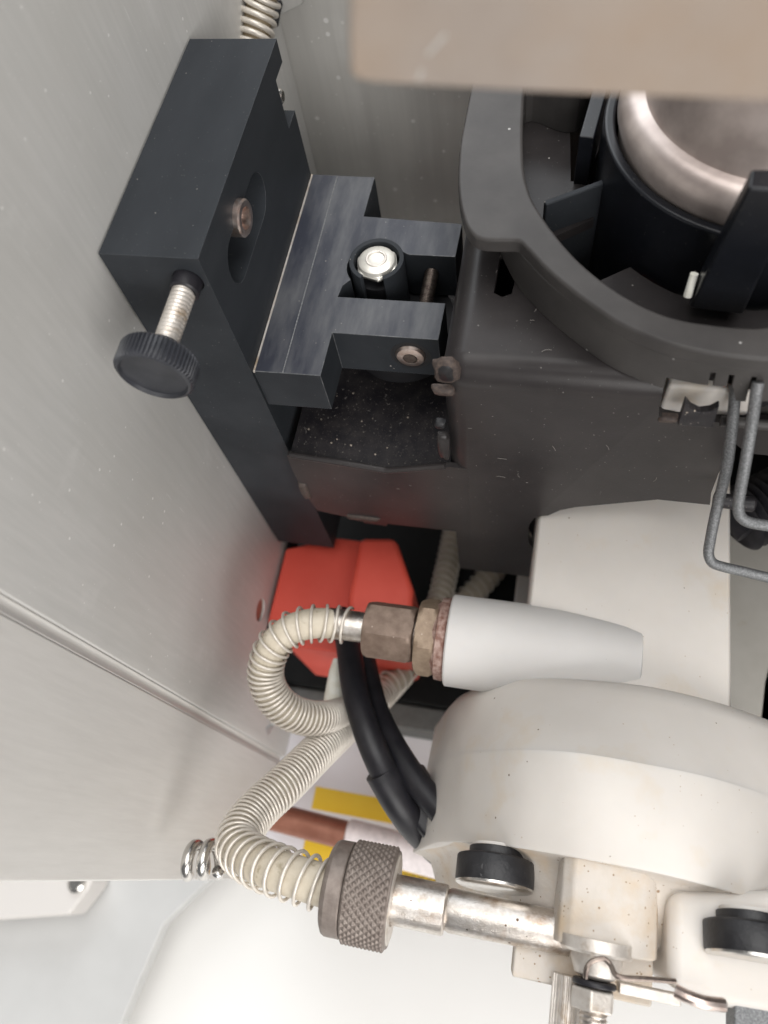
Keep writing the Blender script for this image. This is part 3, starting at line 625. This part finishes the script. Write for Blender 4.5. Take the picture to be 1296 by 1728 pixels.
h2 = thing('ribbed_hose', 'beige hose with a spring guard bending sharply back from the knurled nut', 'hose', (-8, 0, 25))
NX = (-.90, 20.95)            # v and w of the nickel tube axis
xn = lambda px: at(px, 1507, w=20.6)[0]
path2 = smooth_path([Vector((xn(590), NX[0], NX[1])), Vector((xn(545), NX[0] - .02, NX[1])), Vector(at(505, 1481, w=21.0)), Vector(at(465, 1468, w=21.2)), Vector(at(428, 1452, w=21.7)), Vector(at(402, 1428, w=22.5)), Vector(at(412, 1396, w=23.2)),
                     Vector(at(440, 1362, w=23.8)), Vector(at(483, 1322, w=24.5)), Vector(at(530, 1275, w=25.6)), Vector(at(580, 1228, w=27.4)), Vector(at(640, 1175, w=30.3)), Vector(at(705, 1105, w=34)), Vector(at(770, 1030, w=35)), Vector(at(822, 975, w=35.6)), Vector(at(880, 900, w=36.2))], 14)
B().tube(path2, .50, 24).make('hose', M['hose'], h2)
def pitch2(u):
    if u < .13: return .37
    if u < .20: return .37 - (u - .13) / .07 * .22
    if u < .45: return .15
    return .15 + min(1, (u - .45) / .15) * .28
B().helix(path2, lambda u: .61 if u < .12 else (.61 - min(1, (u - .12) / .1) * .03), .050, pitch2, 7, 26).make('spring_guard', M['spring'], h2, angle=180)

# knurled nut and nickel tube
kt = thing('knurled_nut', 'grey brown knurled coupling nut joining the ribbed hose to the nickel tube', 'coupling nut', (-3, NX[0], NX[1]))
xa, xb, xc = xn(548), xn(583), xn(668)
B().lathe((0, NX[0], NX[1]), X, [(xa, .5), (xa, .95), (xa + .06, 1.06), (xa + .14, 1.10), (xb - .03, 1.10), (xb, 1.08)], 96).make('smooth_collar', M['knurl'], kt, angle=25)
R = []; segA, rows = 288, 64
ln_ = xc - xb - .05
for j in range(rows + 1):
    t = j / rows; x = xb - .01 + ln_ * t; row = []
    edge = min(1, min(t, 1 - t) / .07)
    for i in range(segA):
        a = 2 * PI * i / segA; k = 36
        s1 = abs(((a * k / (2 * PI) + x * 5.2) % 1) - .5) * 2; s2 = abs(((a * k / (2 * PI) - x * 5.2) % 1) - .5) * 2
        r = 1.10 + .05 * edge - .10 * (1 - edge) ** 2 + (.075 * min(s1, s2) - .03) * (1 if .05 < t < .95 else 0)
        row.append(Vector((x, NX[0] + r * math.cos(a), NX[1] + r * math.sin(a))))
    R.append(row)
B().loft(R, True, False).make('knurled_sleeve', M['knurl'], kt, angle=180)
B().ringtube((xc - .16, NX[0], NX[1]), X, .60, 1.02, 0, .12, 64).make('end_ring', M['pale_metal'], kt, bevel=.03)
B().ringtube((xc - .3, NX[0], NX[1]), X, .98, 1.10, .05, .24, 64).make('outer_lip', M['knurl'], kt, bevel=.03)
nt_ = thing('nickel_tube', 'worn silver tube stepped to a thinner size, from the knurled nut to the white block', 'tube', (0, NX[0], NX[1]))
xs_ = at(752, 1530, w=20.5)[0]
B().lathe((0, NX[0], NX[1]), X, [(xc - .6, .57), (xs_ - .04, .57), (xs_, .53)], 48).make('thick_section', M['nickel'], nt_)
B().lathe((0, NX[0] + .02, NX[1] + .03), X, [(xs_ - .05, .43), (xs_ + .12, .50), (2.0, .46)], 48).make('thin_section', M['nickel'], nt_)

# hose leaving over the bracket, top
h3 = thing('short_spring_hose', 'hose wrapped in bright spring wire rising behind the top of the black post', 'hose', (-8.6, 19.5, 16))
p3 = smooth_path([Vector(at(418, 130, w=15.0)), Vector(at(425, 90, w=14.6)), Vector(at(432, 50, w=14.2)), Vector(at(441, 5, w=13.7)), Vector(at(455, -50, w=13.0)), Vector(at(470, -110, w=12.3))], 12)
B().tube(p3, .42, 20).make('hose', M['hose_old'], h3)
B().helix(p3, .50, .085, .27, 8, 28).make('spring_guard', M['spring'], h3, angle=180)
B().tube(smooth_path([Vector(at(462, 40, w=15.2)), Vector(at(468, 10, w=15)), Vector(at(478, -10, w=14.8)), Vector(at(500, -30, w=14.6))], 8), .16, 10).make('black_wire', M['black_rubber'], h3)
e0, e1_, e2_, e3_ = at(462, 24, v=24.5), at(512, 0, v=24.5), at(530, -40, v=24.5), at(440, -40, v=24.5)
fs = B(); fs.prism([(p[0], p[2]) for p in (e0, e1_, e2_, e3_)], 'v', 24.2, 24.58)
tag(fs.make('corner_plate', M['wall'], bevel=.06), 'small pale corner plate with a bright edge at the top behind the spring hose', 'plate')

# shiny compression spring near the lower edge of the side panel
cs_ = thing('coil_spring', 'shiny wide wire coil lying against the side panel beside the hose bend', 'spring', (XW + .7, -1.2, 24.5))
ca = Vector(at(318, 1452, w=23.8)); cb = Vector(at(372, 1448, w=23.8))
B().helix([ca, ca.lerp(cb, .5), cb], .40, .17, .46, 12, 36).make('wire_coil', M['steel'], cs_, angle=180)

# red block
rd = thing('red_block', 'bright red plastic block with a raised step behind the brass nuts', 'block', (-7, 9, 31))
B().prism([(-9.80, 10.84), (-7.75, 11.6), (-6.6, 11.6), (-6.6, 6.8), (-8.6, 6.8), (-9.2, 7.2), (-9.80, 7.6)], 'w', 29, 34).make('body', M['red'], rd, bevel=.12)
ra = [at(606, 905, w=27.5), at(668, 905, w=27.5), at(700, 1000, w=27.9), at(692, 1098, w=27.9), at(592, 1100, w=27.5), at(585, 1010, w=27.5)]
B().prism([(p[0], p[1]) for p in ra], 'w', 27.5, 33).make('raised_housing', M['red'], rd, bevel=.28, segs=2)
# black strip put in for the shade in the gap between panel and block
tag(B().box(XW - 1.5, XW + .03, 6.3, 13.4, 29.75, 31).make('gap_shade_strip', M['black_rubber'], bevel=.05), 'thin black strip standing in for the shade of the gap at the lower end of the side panel, beside the red block', 'shade strip')

# black cables and boot
bc = thing('ignition_cable', 'pair of black rubber cables running from behind the brass nut down into one boot', 'cable', (-4, 3, 26))
B().tube(smooth_path([Vector(at(575, 1040, w=27.5)), Vector(at(588, 1090, w=26.5)), Vector(at(600, 1170, w=25.6)), Vector(at(628, 1258, w=25.2)), Vector(at(668, 1340, w=25.8)), Vector(at(715, 1405, w=27.2))], 8), .45, 20).make('cable', M['black_rubber'], bc)
B().tube(smooth_path([Vector(at(606, 1060, w=28)), Vector(at(618, 1130, w=27.2)), Vector(at(636, 1200, w=26.6)), Vector(at(665, 1260, w=26)), Vector(at(704, 1320, w=25.6)), Vector(at(745, 1370, w=25.4))], 8), .42, 20).make('cable', M['black_rubber'], bc)
B().tube(smooth_path([Vector(at(642, 1300, w=25.4)), Vector(at(676, 1358, w=26)), Vector(at(708, 1400, w=27)), Vector(at(760, 1450, w=29))], 6), lambda t: .53 + .02 * t, 28).make('boot', M['black_rubber'], bc, bevel=.04)
B().tube(smooth_path([Vector(at(694, 1303, w=26.2)), Vector(at(716, 1345, w=26.6)), Vector(at(740, 1400, w=27))], 6), lambda t: .47 + .05 * t, 28).make('boot', M['black_rubber'], bc, bevel=.04)
B().prism([(p[0], p[1]) for p in (at(662, 1345, w=26), at(705, 1300, w=26), at(740, 1340, w=26), at(760, 1430, w=26), at(712, 1412, w=26))], 'w', 26, 27).make('web', M['black_rubber'], bc, bevel=.2, segs=4)

# cream tip seen inside the loop
c0 = Vector(at(568, 1112, w=27.2)); c1 = Vector(at(563, 1186, w=27.2))
tag(B().tube([c0, c0.lerp(c1, .3), c1, c1 + (c1 - c0) * .06], lambda t: .12 + .30 * min(1, t * 1.3), 16).make('cream_nozzle', M['cream']), 'small cream coloured tapered nozzle visible inside the hose loop', 'nozzle')

# ================================================================== LABEL AND PIPE IN THE DEPTH
lb = thing('warning_label', 'white label with two yellow bands on the floor of the machine, behind the hose', 'label', (-4, 2, 38))
B().box(-11.5, 5, -1.25, 5.4, 38, 38.3).make('white_sheet', M['label_white'], lb, bevel=.04)
B().box(-8.5, 1, 1.42, 2.42, 37.98, 38.05).make('yellow_band', M['yellow'], lb)
B().box(-8.5, 1, -1.05, .05, 37.98, 38.05).make('yellow_band', M['yellow'], lb)
tk = B()
for i in range(70):
    x = -4.4 + i * .075 + random.uniform(-.02, .02); h = random.uniform(.12, .3)
    tk.box(x, x + random.uniform(.02, .045), -.55 - h, -.5, 37.965, 37.975)
tk.make('printed_marks', M['ink'], lb, kind='stuff')
tag(B().box(-11.5, 8, -1.9, -1.28, 38.3, 44.9).make('label_ledge', M['bench_grey'], bevel=.05), 'pale ledge below the yellow banded label', 'ledge') if False else None
pi_ = thing('copper_pipe', 'dull copper pipe with a pinkish white sleeve lying above the yellow banded label', 'pipe', (-4, .5, 36))
B().tube([Vector((-10.4, .78, 36)), Vector((-6.0, .52, 36))], .60, 28).make('bare_pipe', M['copper_pipe'], pi_)
B().tube([Vector((-6.25, .50, 36)), Vector((-6.2, .50, 36)), Vector((1.5, .05, 36))], lambda t: .66 if t == 0 else .74, 32).make('sleeve', M['sleeve'], pi_)
wp_ = at(884, 990, w=33)
tag(B().box(wp_[0] - .35, wp_[0] + .6, wp_[1] - 1.2, wp_[1] + 1.5, 33, 36.4).make('white_post', M['white_cool'], bevel=.1), 'small white block in the shade left of the chamber barrel, below the housing', 'block')

# ================================================================== RIGHT EDGE: WIRES, PIN, BELLOWS
def wire(pts, label):
    o = B().tube(smooth_path([Vector(p) for p in pts], 8), .125, 14).make('bent_wire', M['galv'])
    return tag(o, label, 'wire clip', 'galvanised wire clips hanging at the right edge')
wire([at(1242, 648, w=14.7), at(1240, 670, w=14.95), at(1236, 712, w=15.4), at(1226, 790, w=16.2), at(1209, 860, w=17.1), at(1198, 915, w=17.8), at(1196, 936, w=18.05), at(1203, 950, w=18.2), at(1222, 957, w=18.25), at(1256, 965, w=18.3), at(1330, 983, w=18.4)],
     'grey galvanised wire bending to the right lowest, in front of the white barrel')
wire([at(1280, 645, w=13.9), at(1276, 665, w=14.1), at(1268, 720, w=14.8), at(1258, 780, w=15.4), at(1249, 830, w=16.0), at(1246, 855, w=16.3), at(1250, 872, w=16.5), at(1266, 882, w=16.6), at(1300, 888, w=16.7), at(1350, 898, w=16.8)],
     'grey galvanised wire bending to the right higher up, crossing the short pin')
pa, pb = Vector(at(1205, 843, w=18.2)), Vector(at(1274, 852, w=18.2))
tag(B().lathe(pa, pb - pa, [(0, .19), ((pb - pa).length - .05, .19), ((pb - pa).length, .14)], 24).make('pin', M['tray']), 'short dark grey pin sticking out to the right behind the wires', 'pin')
be = thing('bellows', 'black corrugated rubber bellows at the right edge behind the wires', 'bellows', (8, 12, 26))
b0, b1 = Vector(at(1242, 880, w=24)), Vector(at(1400, 800, w=24)); d = b1 - b0
pr = []
for i in range(25): pr.append((d.length * i / 24, .95 + (.16 if i % 2 else -.05)))
B().lathe(b0, d, pr, 40).make('corrugated_sleeve', M['black_rubber'], be, angle=60)
b0, b1 = Vector(at(1232, 868, w=23.5)), Vector(at(1262, 900, w=23.5))
B().lathe(b0, b1 - b0, [(0, .3), ((b1 - b0).length, .42)], 20).make('end_plug', M['black_rubber'], be)
pr = [at(1330, 1040, w=30), at(1302, 1090, w=30), at(1286, 1150, w=30), at(1278, 1228, w=30), at(1345, 1270, w=30), at(1400, 1040, w=30)]
tag(B().prism([(p[0], p[1]) for p in pr], 'w', 30, 31.5).make('black_guard', M['black_rubber'], bevel=.1), 'curved black guard cut off by the right edge above the chamber flange', 'guard')
